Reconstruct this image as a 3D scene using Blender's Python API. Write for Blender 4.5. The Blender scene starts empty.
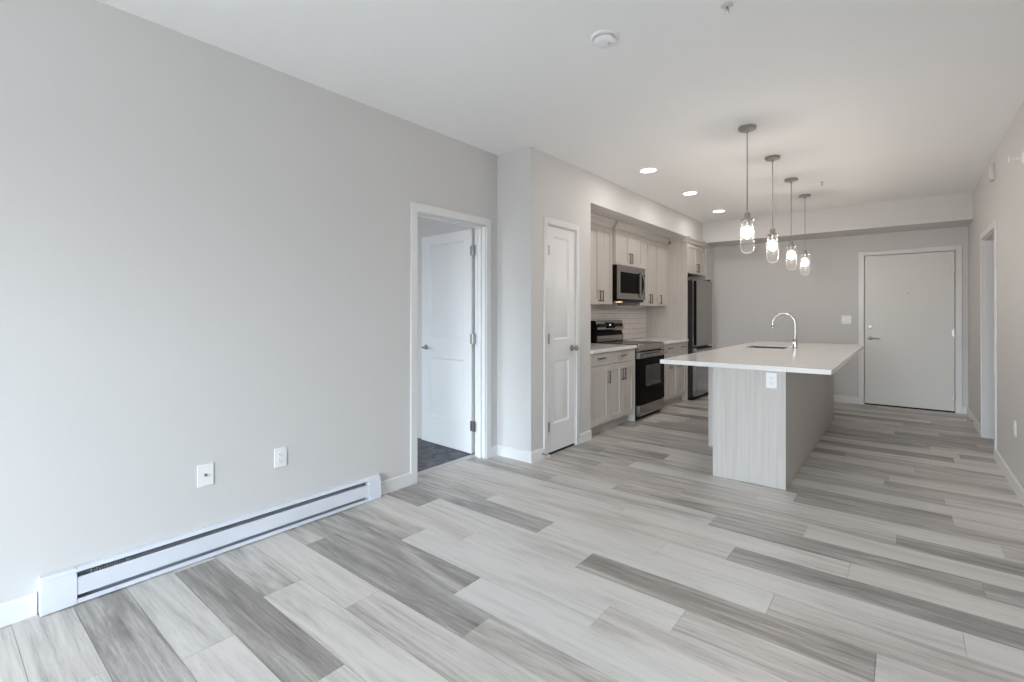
import bpy, bmesh, math, random
from mathutils import Vector, Matrix
PI = math.pi
random.seed(7)
S = bpy.context.scene
COL = S.collection

# ------------------------------------------------------------------ camera
H_CAM = 1.29
CEIL = 2.735
cam_d = bpy.data.cameras.new('camera')
cam = bpy.data.objects.new('camera', cam_d); COL.objects.link(cam)
cam.location = (0, 0, H_CAM)
cam.rotation_euler = (PI/2, 0, math.radians(39.1))
cam_d.sensor_width = 36; cam_d.sensor_fit = 'HORIZONTAL'
cam_d.lens = 484/1024*36
cam_d.shift_y = -(341-313.5)/1024
cam_d.clip_start = .05
S.camera = cam

# ------------------------------------------------------------------ world, daylight, exposure
W = bpy.data.worlds.new('sky'); S.world = W; W.use_nodes = True
bg = W.node_tree.nodes['Background']
_tc = W.node_tree.nodes.new('ShaderNodeTexCoord'); _sp = W.node_tree.nodes.new('ShaderNodeSeparateXYZ')
_rp = W.node_tree.nodes.new('ShaderNodeValToRGB')
W.node_tree.links.new(_tc.outputs['Generated'], _sp.inputs[0])
_mr = W.node_tree.nodes.new('ShaderNodeMapRange'); _mr.inputs['From Min'].default_value = -1; _mr.inputs['From Max'].default_value = 1
W.node_tree.links.new(_sp.outputs[2], _mr.inputs['Value']); W.node_tree.links.new(_mr.outputs[0], _rp.inputs[0])
_e = _rp.color_ramp.elements
_e[0].position = .47; _e[0].color = (.22, .215, .21, 1)      # ground and buildings below the horizon
_e[1].position = .56; _e[1].color = (.74, .88, 1.0, 1)      # open sky
W.node_tree.links.new(_rp.outputs[0], bg.inputs[0])
bg.inputs[1].default_value = 21.5
S.view_settings.view_transform = 'Standard'
S.view_settings.look = 'None'
S.view_settings.gamma = 1
S.view_settings.use_curve_mapping = False
S.view_settings.exposure = 0.2
S.cycles.max_bounces = 12
S.cycles.diffuse_bounces = 8
S.cycles.glossy_bounces = 8
S.cycles.transparent_max_bounces = 12
S.cycles.sample_clamp_indirect = 6
S.cycles.use_denoising = True

def portal(name, x0, x1, z0, z1, y):
    d = bpy.data.lights.new(name, 'AREA'); d.shape = 'RECTANGLE'
    d.size = x1-x0; d.size_y = z1-z0; d.cycles.is_portal = True
    o = bpy.data.objects.new(name, d); COL.objects.link(o)
    o.location = ((x0+x1)/2, y, (z0+z1)/2)
    o.rotation_euler = (PI/2, 0, 0)      # shines towards +Y
    return o
YR = -2.5
WIN1 = (-2.45, .4, .06, 2.05)
WIN2 = (-5.6, -3.3, .30, 2.30)
portal('daylight_living', *WIN1, YR-.06)
portal('daylight_bedroom', *WIN2, YR-.06)

def lamp_area(name, loc, size, power, col, parent=None):
    d = bpy.data.lights.new(name, 'AREA'); d.shape = 'DISK'; d.size = size
    d.energy = power; d.color = col
    o = bpy.data.objects.new(name, d); COL.objects.link(o); o.location = loc
    if parent: o.parent = parent
    return o

# ------------------------------------------------------------------ materials
def mat(name, col, rough=.5, metal=0, spec=.5, emit=None, estr=0):
    m = bpy.data.materials.new(name); m.use_nodes = True
    b = m.node_tree.nodes['Principled BSDF']
    b.inputs['Base Color'].default_value = (*col, 1)
    b.inputs['Roughness'].default_value = rough
    b.inputs['Metallic'].default_value = metal
    b.inputs['Specular IOR Level'].default_value = spec
    if emit:
        b.inputs['Emission Color'].default_value = (*emit, 1)
        b.inputs['Emission Strength'].default_value = estr
    return m
def nd(m, t, **kw):
    n = m.node_tree.nodes.new(t)
    for k, v in kw.items(): setattr(n, k, v)
    return n
def lk(m, a, b): m.node_tree.links.new(a, b)
def bsdf(m): return m.node_tree.nodes['Principled BSDF']
def noise(m, vec, scale, detail=2, rough=.5, dist=0):
    n = nd(m, 'ShaderNodeTexNoise')
    n.inputs['Scale'].default_value = scale; n.inputs['Detail'].default_value = detail
    n.inputs['Roughness'].default_value = rough; n.inputs['Distortion'].default_value = dist
    lk(m, vec, n.inputs['Vector']); return n.outputs['Fac']
def coords(m, scale=(1, 1, 1), kind='Object'):
    tc = nd(m, 'ShaderNodeTexCoord'); mp = nd(m, 'ShaderNodeMapping')
    mp.inputs['Scale'].default_value = scale
    lk(m, tc.outputs[kind], mp.inputs['Vector']); return mp.outputs['Vector']
def gcoords(m, scale=(1, 1, 1)):
    g = nd(m, 'ShaderNodeNewGeometry'); mp = nd(m, 'ShaderNodeMapping')
    mp.inputs['Scale'].default_value = scale
    lk(m, g.outputs['Position'], mp.inputs['Vector']); return mp.outputs['Vector']
def ramp(m, fac, stops):
    r = nd(m, 'ShaderNodeValToRGB'); e = r.color_ramp.elements
    while len(e) < len(stops): e.new(.5)
    for i, (p, c) in enumerate(stops):
        e[i].position = p; e[i].color = (*c, 1)
    lk(m, fac, r.inputs['Fac']); return r.outputs['Color']
def bump(m, fac, strength=.1, dist=.01):
    b = nd(m, 'ShaderNodeBump'); b.inputs['Strength'].default_value = strength
    b.inputs['Distance'].default_value = dist
    lk(m, fac, b.inputs['Height']); lk(m, b.outputs['Normal'], bsdf(m).inputs['Normal'])
def math_(m, op, a, b=None):
    n = nd(m, 'ShaderNodeMath', operation=op)
    for i, v in enumerate((a, b)):
        if v is None: continue
        if isinstance(v, (int, float)): n.inputs[i].default_value = v
        else: lk(m, v, n.inputs[i])
    return n.outputs[0]

def paint(name, col, rough=.6):
    m = mat(name, col, rough, spec=.3)
    f = noise(m, gcoords(m), 140, 3, .6)
    bump(m, f, .06, .004)
    return m
M_WALL = paint('wall_paint', (.62, .61, .60))
M_CEIL = paint('ceiling_paint', (.85, .845, .84), .8)
M_TRIM = mat('trim_paint', (.73, .73, .73), .35)
M_DOOR = mat('door_paint', (.78, .78, .78), .38)
M_ENTRY = mat('entry_door_paint', (.70, .69, .66), .4)
M_WHITE = mat('white_plastic', (.82, .82, .82), .3)
M_HEAT = mat('heater_enamel', (.69, .715, .78), .3)
M_DARKSLOT = mat('dark_slot', (.34, .38, .45), .5)
M_FIN = mat('heater_fins', (.50, .53, .58), .4, .5)
M_CHROME = mat('chrome', (.62, .62, .63), .10, 1)
M_NICKEL = mat('brushed_nickel', (.42, .40, .38), .28, 1)
M_PULL = mat('pull_metal', (.20, .185, .175), .32, .9)
M_BLACK = mat('black_enamel', (.008, .0075, .008), .35, spec=.15)
M_GLASSBLK = mat('black_glass', (.006, .006, .006), .10, spec=.10)
M_DKGREY = mat('dark_grey_metal', (.022, .021, .02), .5, spec=.25)
M_QUARTZ = mat('white_quartz', (.80, .785, .77), .12)
_f = noise(M_QUARTZ, gcoords(M_QUARTZ), 220, 2, .6)
lk(M_QUARTZ, ramp(M_QUARTZ, _f, [(.3, (.70, .68, .66)), (.55, (.82, .81, .795))]), bsdf(M_QUARTZ).inputs['Base Color'])
M_RUBBER = mat('rubber', (.75, .74, .72), .6)
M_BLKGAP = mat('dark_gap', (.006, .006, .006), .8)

M_STEEL = mat('stainless_steel', (.36, .335, .318), .27, 1)
_f = noise(M_STEEL, gcoords(M_STEEL, (3, 3, 260)), 1, 2)
bump(M_STEEL, _f, .03, .002)

def wood(name, c0, c1, c2):
    m = mat(name, c1, .42, spec=.35)
    v = gcoords(m, (46, 46, 1.1))
    a = noise(m, v, 1, 3, .6, .4)
    v2 = gcoords(m, (260, 260, 7)); b = noise(m, v2, 1, 2, .5)
    f = math_(m, 'ADD', math_(m, 'MULTIPLY', a, .75), math_(m, 'MULTIPLY', b, .25))
    lk(m, ramp(m, f, [(.32, c0), (.5, c1), (.68, c2)]), bsdf(m).inputs['Base Color'])
    bump(m, b, .05, .002)
    return m
M_CAB = wood('greige_wood_laminate', (.475, .44, .405), (.535, .50, .465), (.585, .555, .525))

# floor planks
M_FLOOR = mat('grey_vinyl_plank', (.4, .4, .4), .36, spec=.45)
at = nd(M_FLOOR, 'ShaderNodeAttribute', attribute_name='plank')
sep = nd(M_FLOOR, 'ShaderNodeSeparateColor'); lk(M_FLOOR, at.outputs['Color'], sep.inputs[0])
tone, seed, warm = sep.outputs[0], sep.outputs[1], sep.outputs[2]
off = nd(M_FLOOR, 'ShaderNodeCombineXYZ')
lk(M_FLOOR, math_(M_FLOOR, 'MULTIPLY', seed, 91.0), off.inputs[0])
lk(M_FLOOR, math_(M_FLOOR, 'MULTIPLY', seed, 37.0), off.inputs[1])
def fl_noise(sc, scale, det, ro, di):
    v = gcoords(M_FLOOR, sc)
    add = nd(M_FLOOR, 'ShaderNodeVectorMath', operation='ADD')
    lk(M_FLOOR, v, add.inputs[0]); lk(M_FLOOR, off.outputs[0], add.inputs[1])
    return noise(M_FLOOR, add.outputs[0], scale, det, ro, di)
n1 = fl_noise((1.1, 11, 1), 1, 4, .55, 1.3)
n2 = fl_noise((2.4, 80, 1), 1, 4, .65, .5)
n3 = fl_noise((14, 330, 1), 1, 3, .7, .2)
f = math_(M_FLOOR, 'ADD', math_(M_FLOOR, 'MULTIPLY', tone, .85), math_(M_FLOOR, 'MULTIPLY', math_(M_FLOOR, 'SUBTRACT', n1, .5), 1.35))
f = math_(M_FLOOR, 'ADD', f, math_(M_FLOOR, 'MULTIPLY', math_(M_FLOOR, 'SUBTRACT', n2, .5), .75))
f = math_(M_FLOOR, 'ADD', f, math_(M_FLOOR, 'MULTIPLY', math_(M_FLOOR, 'SUBTRACT', n3, .5), .55))
c_floor = ramp(M_FLOOR, f, [(0, (.67, .65, .625)), (.3, (.56, .54, .515)), (.65, (.33, .312, .293)), (1, (.175, .163, .152))])
mx = nd(M_FLOOR, 'ShaderNodeMix', data_type='RGBA', blend_type='MULTIPLY')
lk(M_FLOOR, warm, mx.inputs[0]); lk(M_FLOOR, c_floor, mx.inputs[6])
mx.inputs[7].default_value = (1.0, .97, .945, 1)
lk(M_FLOOR, mx.outputs[2], bsdf(M_FLOOR).inputs['Base Color'])
bump(M_FLOOR, n2, .06, .002)
M_SEAM = mat('plank_seam', (.16, .155, .15), .7)

# carpet
M_CARPET = mat('grey_carpet', (.10, .10, .115), .95, spec=.1)
_a = noise(M_CARPET, gcoords(M_CARPET), 9, 4, .7, .6); _b = noise(M_CARPET, gcoords(M_CARPET), 260, 2, .7)
_f = math_(M_CARPET, 'ADD', math_(M_CARPET, 'MULTIPLY', _a, .6), math_(M_CARPET, 'MULTIPLY', _b, .4))
lk(M_CARPET, ramp(M_CARPET, _f, [(.35, (.09, .093, .105)), (.62, (.27, .275, .30))]), bsdf(M_CARPET).inputs['Base Color'])
bump(M_CARPET, _b, .6, .01)

# tile
M_TILE = mat('white_wall_tile', (.7, .68, .66), .15)
_g = nd(M_TILE, 'ShaderNodeNewGeometry'); _s = nd(M_TILE, 'ShaderNodeSeparateXYZ'); lk(M_TILE, _g.outputs['Position'], _s.inputs[0])
_c = nd(M_TILE, 'ShaderNodeCombineXYZ'); lk(M_TILE, _s.outputs[1], _c.inputs[0])
lk(M_TILE, math_(M_TILE, 'SUBTRACT', _s.outputs[2], .915), _c.inputs[1])
_b = nd(M_TILE, 'ShaderNodeTexBrick'); lk(M_TILE, _c.outputs[0], _b.inputs['Vector'])
_b.inputs['Scale'].default_value = 1; _b.inputs['Brick Width'].default_value = .30; _b.inputs['Row Height'].default_value = .075
_b.inputs['Mortar Size'].default_value = .0025; _b.inputs['Mortar Smooth'].default_value = .1
_b.inputs['Color1'].default_value = (.72, .69, .665, 1); _b.inputs['Color2'].default_value = (.70, .67, .645, 1)
_b.inputs['Mortar'].default_value = (.40, .38, .36, 1)
lk(M_TILE, _b.outputs['Color'], bsdf(M_TILE).inputs['Base Color'])
bump(M_TILE, math_(M_TILE, 'SUBTRACT', 1.0, _b.outputs['Fac']), .4, .003)

for _m in (M_GLASSBLK, M_BLACK): bsdf(_m).inputs['IOR'].default_value = 1.22

# thin clear glass
M_GLASS = bpy.data.materials.new('thin_clear_glass'); M_GLASS.use_nodes = True
nt = M_GLASS.node_tree; nt.nodes.clear()
go = nt.nodes.new('ShaderNodeOutputMaterial'); gm = nt.nodes.new('ShaderNodeMixShader')
gt = nt.nodes.new('ShaderNodeBsdfTransparent'); gt.inputs[0].default_value = (.985, .985, .985, 1)
gg = nt.nodes.new('ShaderNodeBsdfGlossy'); gg.inputs['Roughness'].default_value = .03
lw = nt.nodes.new('ShaderNodeLayerWeight'); lw.inputs['Blend'].default_value = .5
pw = nt.nodes.new('ShaderNodeMath'); pw.operation = 'POWER'; pw.inputs[1].default_value = 3.0
ml = nt.nodes.new('ShaderNodeMath'); ml.operation = 'MULTIPLY_ADD'; ml.inputs[1].default_value = .38; ml.inputs[2].default_value = .04
gd = nt.nodes.new('ShaderNodeBsdfTranslucent'); gd.inputs[0].default_value = (1, 1, 1, 1)
g2 = nt.nodes.new('ShaderNodeMixShader'); g2.inputs[0].default_value = .22
nt.links.new(gg.outputs[0], g2.inputs[1]); nt.links.new(gd.outputs[0], g2.inputs[2])
nt.links.new(lw.outputs['Facing'], pw.inputs[0]); nt.links.new(pw.outputs[0], ml.inputs[0])
nt.links.new(ml.outputs[0], gm.inputs[0]); nt.links.new(gt.outputs[0], gm.inputs[1])
nt.links.new(g2.outputs[0], gm.inputs[2]); nt.links.new(gm.outputs[0], go.inputs[0])
M_BULB = mat('lit_bulb', (1, 1, 1), .4, emit=(1.0, .90, .81), estr=170)
M_LED = mat('lit_diffuser', (1, 1, 1), .4, emit=(1.0, .93, .85), estr=6)
M_DISPLAY = mat('lit_display', (.02, .02, .02), .2, emit=(.7, .85, 1.0), estr=.8)

# ------------------------------------------------------------------ mesh builder
class MB:
    def __init__(s, M=None):
        s.v = []; s.f = []; s.M = M
    def add(s, vs, fs):
        b = len(s.v)
        for p in vs:
            p = Vector(p)
            if s.M is not None: p = s.M @ p
            s.v.append(p)
        s.f += [tuple(i+b for i in q) for q in fs]
        return s
    def box(s, x0, x1, y0, y1, z0, z1):
        vs = [(x, y, z) for z in (z0, z1) for y in (y0, y1) for x in (x0, x1)]
        return s.add(vs, [(0, 2, 3, 1), (4, 5, 7, 6), (0, 1, 5, 4), (2, 6, 7, 3), (0, 4, 6, 2), (1, 3, 7, 5)])
    def lathe(s, prof, c=(0, 0, 0), n=24, axis='z', close=True):
        vs = []; fs = []
        for (r, h) in prof:
            for k in range(n):
                a = 2*PI*k/n; p = (r*math.cos(a), r*math.sin(a), h)
                if axis == 'x': p = (p[2], p[0], p[1])
                if axis == 'y': p = (p[0], p[2], p[1])
                vs.append((p[0]+c[0], p[1]+c[1], p[2]+c[2]))
        for i in range(len(prof)-1):
            for k in range(n):
                k2 = (k+1) % n
                fs.append((i*n+k, i*n+k2, (i+1)*n+k2, (i+1)*n+k))
        if close:
            fs.append(tuple(range(n))[::-1]); fs.append(tuple((len(prof)-1)*n+k for k in range(n)))
        return s.add(vs, fs)
    def cyl(s, c, r, h, axis='z', n=20): return s.lathe([(r, 0), (r, h)], c, n, axis)
    def tube(s, pts, r, n=10):
        pts = [Vector(p) for p in pts]; rs = r if isinstance(r, (list, tuple)) else [r]*len(pts)
        vs = []; fs = []; up = None
        for i, p in enumerate(pts):
            t = (pts[min(i+1, len(pts)-1)]-pts[max(i-1, 0)]).normalized()
            if up is None: up = Vector((0, 0, 1)) if abs(t.z) < .9 else Vector((0, 1, 0))
            a = t.cross(up).normalized(); b = a.cross(t).normalized(); up = b
            for k in range(n):
                an = 2*PI*k/n; vs.append(p+(a*math.cos(an)+b*math.sin(an))*rs[i])
        for i in range(len(pts)-1):
            for k in range(n):
                k2 = (k+1) % n; fs.append((i*n+k, i*n+k2, (i+1)*n+k2, (i+1)*n+k))
        fs.append(tuple(range(n))[::-1]); fs.append(tuple((len(pts)-1)*n+k for k in range(n)))
        return s.add(vs, fs)
    def prism(s, poly, a0, a1, axis='y'):
        """poly of 2D points swept along an axis; axis y: (x,z); axis x: (y,z); axis z: (x,y)"""
        n = len(poly)
        def P(p, a): return {'y': (p[0], a, p[1]), 'x': (a, p[0], p[1]), 'z': (p[0], p[1], a)}[axis]
        vs = [P(p, a0) for p in poly]+[P(p, a1) for p in poly]
        fs = [tuple(range(n)), tuple(range(n, 2*n))[::-1]]+[(i, (i+1) % n, n+(i+1) % n, n+i) for i in range(n)]
        return s.add(vs, fs)
    def panelled(s, u0, u1, z0, z1, w0, w1, holes, rings):
        """slab in local (u, w, z); front at w1. holes: rects in the front; rings: (inset, depth) steps, last one filled"""
        us = sorted({u0, u1, *[h[0] for h in holes], *[h[1] for h in holes]})
        zs = sorted({z0, z1, *[h[2] for h in holes], *[h[3] for h in holes]})
        for i in range(len(us)-1):
            for j in range(len(zs)-1):
                cu = (us[i]+us[i+1])/2; cz = (zs[j]+zs[j+1])/2
                if any(h[0] < cu < h[1] and h[2] < cz < h[3] for h in holes): continue
                s.add([(us[i], w1, zs[j]), (us[i+1], w1, zs[j]), (us[i+1], w1, zs[j+1]), (us[i], w1, zs[j+1])], [(0, 1, 2, 3)])
        for h in holes:
            prev = [(h[0], w1, h[2]), (h[1], w1, h[2]), (h[1], w1, h[3]), (h[0], w1, h[3])]
            for (ins, dep) in rings:
                cur = [(h[0]+ins, w1-dep, h[2]+ins), (h[1]-ins, w1-dep, h[2]+ins), (h[1]-ins, w1-dep, h[3]-ins), (h[0]+ins, w1-dep, h[3]-ins)]
                s.add(prev+cur, [(k, (k+1) % 4, 4+(k+1) % 4, 4+k) for k in range(4)])
                prev = cur
            s.add(prev, [(0, 1, 2, 3)])
        c = [(u0, z0), (u1, z0), (u1, z1), (u0, z1)]
        vs = [(a, w1, b) for a, b in c]+[(a, w0, b) for a, b in c]
        return s.add(vs, [(0, 1, 5, 4), (1, 2, 6, 5), (2, 3, 7, 6), (3, 0, 4, 7), (4, 5, 6, 7)])
    def slab_hole(s, x0, x1, y0, y1, z0, z1, hx0, hx1, hy0, hy1):
        xs = [x0, hx0, hx1, x1]; ys = [y0, hy0, hy1, y1]
        vs = [(x, y, z) for z in (z0, z1) for y in ys for x in xs]; fs = []
        for j in range(3):
            for i in range(3):
                if i == 1 and j == 1: continue
                a = j*4+i; q = (a, a+1, a+5, a+4)
                fs.append(q[::-1]); fs.append(tuple(k+16 for k in q))
        ring = [0, 1, 2, 3, 7, 11, 15, 14, 13, 12, 8, 4]
        for k in range(12):
            a, b = ring[k], ring[(k+1) % 12]; fs.append((a, b, b+16, a+16))
        hr = [5, 6, 10, 9]
        for k in range(4):
            a, b = hr[k], hr[(k+1) % 4]; fs.append((b, a, a+16, b+16))
        return s.add(vs, fs)

def obj(name, mb, m, parent=None, bevel=0, smooth=True, label=None, origin=None):
    me = bpy.data.meshes.new(name)
    v = [Vector(p) for p in mb.v]
    if parent is not None:
        o0 = Vector(parent['_o']) if '_o' in parent else Vector((0, 0, 0))
        v = [p-o0 for p in v]; loc = Vector((0, 0, 0))
    else:
        if origin is None:
            xs = [p.x for p in v]; ys = [p.y for p in v]; zs = [p.z for p in v]
            origin = Vector(((min(xs)+max(xs))/2, (min(ys)+max(ys))/2, min(zs)))
        loc = Vector(origin); v = [p-loc for p in v]
    me.from_pydata([tuple(p) for p in v], [], mb.f)
    bm = bmesh.new(); bm.from_mesh(me)
    bmesh.ops.remove_doubles(bm, verts=bm.verts, dist=1e-5)
    bmesh.ops.recalc_face_normals(bm, faces=bm.faces)
    bm.to_mesh(me); bm.free()
    if smooth:
        me.polygons.foreach_set('use_smooth', [True]*len(me.polygons))
        me.set_sharp_from_angle(angle=math.radians(32))
    me.materials.append(m)
    o = bpy.data.objects.new(name, me); COL.objects.link(o); o.location = loc
    if parent is not None: o.parent = parent; 
    if '_o' in o: pass
    o['_o'] = tuple(loc) if parent is None else tuple(parent['_o'])
    if bevel:
        b = o.modifiers.new('bevel', 'BEVEL'); b.width = bevel; b.segments = 2
        b.limit_method = 'ANGLE'; b.angle_limit = math.radians(40)
    if label: o['label'] = label
    return o
def tag(o, label, cat, group=None):
    o['label'] = label; o['category'] = cat
    if group: o['group'] = group
    return o
def struct(name, mb, m, parent=None, bevel=0, smooth=True, label=None, cat=None):
    o = obj(name, mb, m, parent, bevel, smooth)
    if parent is None: o['kind'] = 'structure'
    if label: tag(o, label, cat)
    return o
def thing(name, label, cat, loc, group=None, kind=None):
    o = bpy.data.objects.new(name, None); COL.objects.link(o)
    o.empty_display_size = .1; o.location = loc; o['_o'] = tuple(loc)
    tag(o, label, cat, group)
    if kind: o['kind'] = kind
    return o
def dup(root, loc, label, group=None):
    r = root.copy(); COL.objects.link(r); r.location = loc; r['label'] = label
    if group: r['group'] = group
    for ch in root.children:
        c = ch.copy(); COL.objects.link(c); c.parent = r
        for g in ch.children:
            d = g.copy(); COL.objects.link(d); d.parent = c
    return r

# ------------------------------------------------------------------ room shell
XL, XK, XR = -2.895, -2.51, .625
XB = -3.15        # kitchen recess back wall
YB = 8.5
T = .12
DL0, DL1, DLZ = 2.406, 3.190, 2.070       # bedroom door opening
PA0, PA1, PAZ = 3.586, 4.078, 2.10       # pantry opening
RE0, RE1, REZ = 4.37, 8.06, 2.43         # kitchen recess
EN0, EN1, ENZ = -.458, .507, 2.112       # entry door opening
OP0, OP1, OPZ = 6.05, 7.01, 2.06         # right-hand opening
Y0 = YR
def hole_wall_x(x0, x1, y0, y1, holes):
    """wall slab between planes x0,x1; holes list of (ya,yb,za,zb)"""
    mb = MB(); cur = y0
    for (a, b, za, zb) in sorted(holes):
        mb.box(x0, x1, cur, a, 0, CEIL)
        if za > 0: mb.box(x0, x1, a, b, 0, za)
        mb.box(x0, x1, a, b, zb, CEIL); cur = b
    mb.box(x0, x1, cur, y1, 0, CEIL); return mb
def hole_wall_y(y0, y1, x0, x1, holes):
    mb = MB(); cur = x0
    for (a, b, za, zb) in sorted(holes):
        mb.box(cur, a, y0, y1, 0, CEIL)
        if za > 0: mb.box(a, b, y0, y1, 0, za)
        mb.box(a, b, y0, y1, zb, CEIL); cur = b
    mb.box(cur, x1, y0, y1, 0, CEIL); return mb
struct('wall_left', hole_wall_x(XL-T, XL, Y0, 3.35, [(DL0, DL1, 0, DLZ)]), M_WALL, smooth=False)
mb = MB(); mb.box(XL-T, XK, 3.35, 3.47, 0, CEIL)
mb.box(XK-.10, XK, 3.47, PA0, 0, CEIL); mb.box(XK-.10, XK, PA0, PA1, PAZ, CEIL)
mb.box(XK-.10, XK, PA1, RE0, 0, CEIL)
mb.box(XB-T, XK-.10, RE0-.10, RE0, 0, CEIL)
struct('wall_left_middle', mb, M_WALL, smooth=False)
mb = MB(); mb.box(XB-T, XK, RE0, RE1, REZ, CEIL)
mb.box(XB-T, XK, RE1, YB, 0, CEIL)
struct('wall_left_far', mb, M_WALL, smooth=False)
struct('wall_left_inner', MB().box(XB-T, XB, RE0, RE1, 0, REZ), M_TILE, smooth=False)
struct('wall_back', hole_wall_y(YB, YB+T, XB-T, XR+T, [(EN0, EN1, 0, ENZ)]), M_WALL, smooth=False)
struct('beam_back', MB().box(XK, XR, 7.9, YB, 2.41, CEIL), M_WALL, smooth=False)
struct('wall_right', hole_wall_x(XR, XR+T, Y0, YB, [(OP0, OP1, 0, OPZ)]), M_WALL, smooth=False)
x0, x1, z0, z1 = WIN1; a0, a1, b0, b1 = WIN2
struct('wall_rear', hole_wall_y(Y0-T, Y0, -6.1, XR+T, [(x0, x1, z0, z1), (a0, a1, b0, b1)]), M_WALL, smooth=False)
mb = MB(); mb.box(-6.1, -5.98, Y0, 3.47, 0, CEIL); mb.box(-5.98, XL-T, 3.258, 3.47, 0, CEIL)  # far wall, plus side wall set forward to keep the hinge gap in shade
struct('wall_outer', mb, M_WALL, smooth=False)
mb = MB(); mb.box(XR+T, 2.0, 7.25, 7.35, 0, CEIL); mb.box(2.0, 2.1, 5.85, 7.35, 0, CEIL); mb.box(XR+T, 2.0, 5.85, 5.95, 0, CEIL)  # unseen closure beyond the opening, added to stop sky light leaking in
struct('wall_right_closure', mb, M_WALL, smooth=False)
struct('ceiling', MB().box(-6.1, 2.1, Y0-T, YB+T, CEIL, CEIL+.12), M_CEIL, smooth=False)
struct('balcony_ceiling', MB().box(-6.1, 2.1, Y0-T-1.6, Y0-T, 2.45, 2.6), M_CEIL, smooth=False)
struct('balcony_floor', MB().box(-6.1, 2.1, Y0-T-1.6, Y0-T, -.2, -.04), mat('concrete', (.35, .35, .35), .8), smooth=False)

def window(name, x0, x1, z0, z1, nm):
    w = thing(name, 'window', 'window', ((x0+x1)/2, Y0-.06, z0), kind='structure')
    w['label'] = nm
    fr = MB(); t = .05
    fr.box(x0, x1, Y0-.10, Y0-.02, z0, z0+t); fr.box(x0, x1, Y0-.10, Y0-.02, z1-t, z1)
    fr.box(x0, x0+t, Y0-.10, Y0-.02, z0+t, z1-t); fr.box(x1-t, x1, Y0-.10, Y0-.02, z0+t, z1-t)
    xm = (x0+x1)/2; fr.box(xm-.03, xm+.03, Y0-.10, Y0-.02, z0+t, z1-t)
    obj('window_frame', fr, M_WHITE, w, .003)
    for (p, q) in ((x0+t, xm-.03), (xm+.03, x1-t)):
        obj('window_pane', MB().box(p, q, Y0-.064, Y0-.060, z0+t, z1-t), M_GLASS, w)
window('window_1', *WIN1, 'wide white glazed balcony door in the rear wall')
window('window_2', *WIN2, 'white framed bedroom window in the rear wall')

# floor: every plank its own slightly separated board inside ONE floor mesh
ROW, Y_ORG, PL = .1865, .248, 1.22
PHASE = {0: .20, 3: .84, 4: .17, 5: .54, 6: 1.07, 7: .83, 8: .21, 9: .48, 10: 1.135, 11: .755, 12: .18, 13: .49,
         15: .285, 16: .76, 17: 1.18, 18: .41, 19: .62, 20: .23, 21: .78, 22: .21, 24: 1.12, 33: .54, 1: .75, 2: .35, 14: 1.0}
# tone of the plank lying over (row, x)
TONES = {(0, -2.6): .35, (0, -1.6): .45, (1, -2.5): .75, (1, -1.2): .5, (2, -2.5): .35, (2, -1.5): .15, (3, -2.2): .85, (3, -1.0): .2,
         (4, -2.6): .45, (4, -1.6): .22, (4, -.4): .2, (5, -2.4): .12, (5, -1.3): .35, (6, -2.8): .5, (6, -2.0): .82, (6, -.8): .5,
         (7, -2.2): .75, (7, -1.0): .05, (7, 0): .1, (8, -2.6): .5, (8, -1.6): .1, (8, -.5): .25, (9, -2.4): .15, (9, -1.3): .02, (9, -.2): .45,
         (10, -2.0): .2, (10, -.7): .8, (10, .3): .15, (11, -2.2): .65, (11, -1.0): .05, (11, 0): .42, (12, -2.6): .4, (12, -1.6): .12, (12, -.4): .08, (12, .4): .1,
         (13, -1.3): .3, (13, -.2): .78, (13, -2.3): .3, (14, -1.8): .25, (14, -.5): .15, (14, .4): .12, (15, -1.5): .4, (15, -.3): .65, (15, .45): .62, (15, -2.4): .6,
         (16, -1.0): .5, (16, .1): .05, (16, -2.2): .3, (17, -.6): .42, (17, .3): .75, (17, -1.8): .5, (18, -1.4): .5, (18, -.2): .15, (18, -2.3): .65,
         (19, -1.2): .15, (19, 0): .55, (19, -2.2): .55, (20, -.3): .68, (20, .5): .25, (20, -1.6): .5, (21, -.4): .08, (21, .5): .12, (21, -1.6): .2,
         (22, -.4): .6, (22, .5): .3, (22, -1.6): .35, (24, -.6): .55, (24, .3): .2, (23, -.3): .3, (25, 0): .55, (26, 0): .3, (27, .1): .6, (28, 0): .25}
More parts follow.
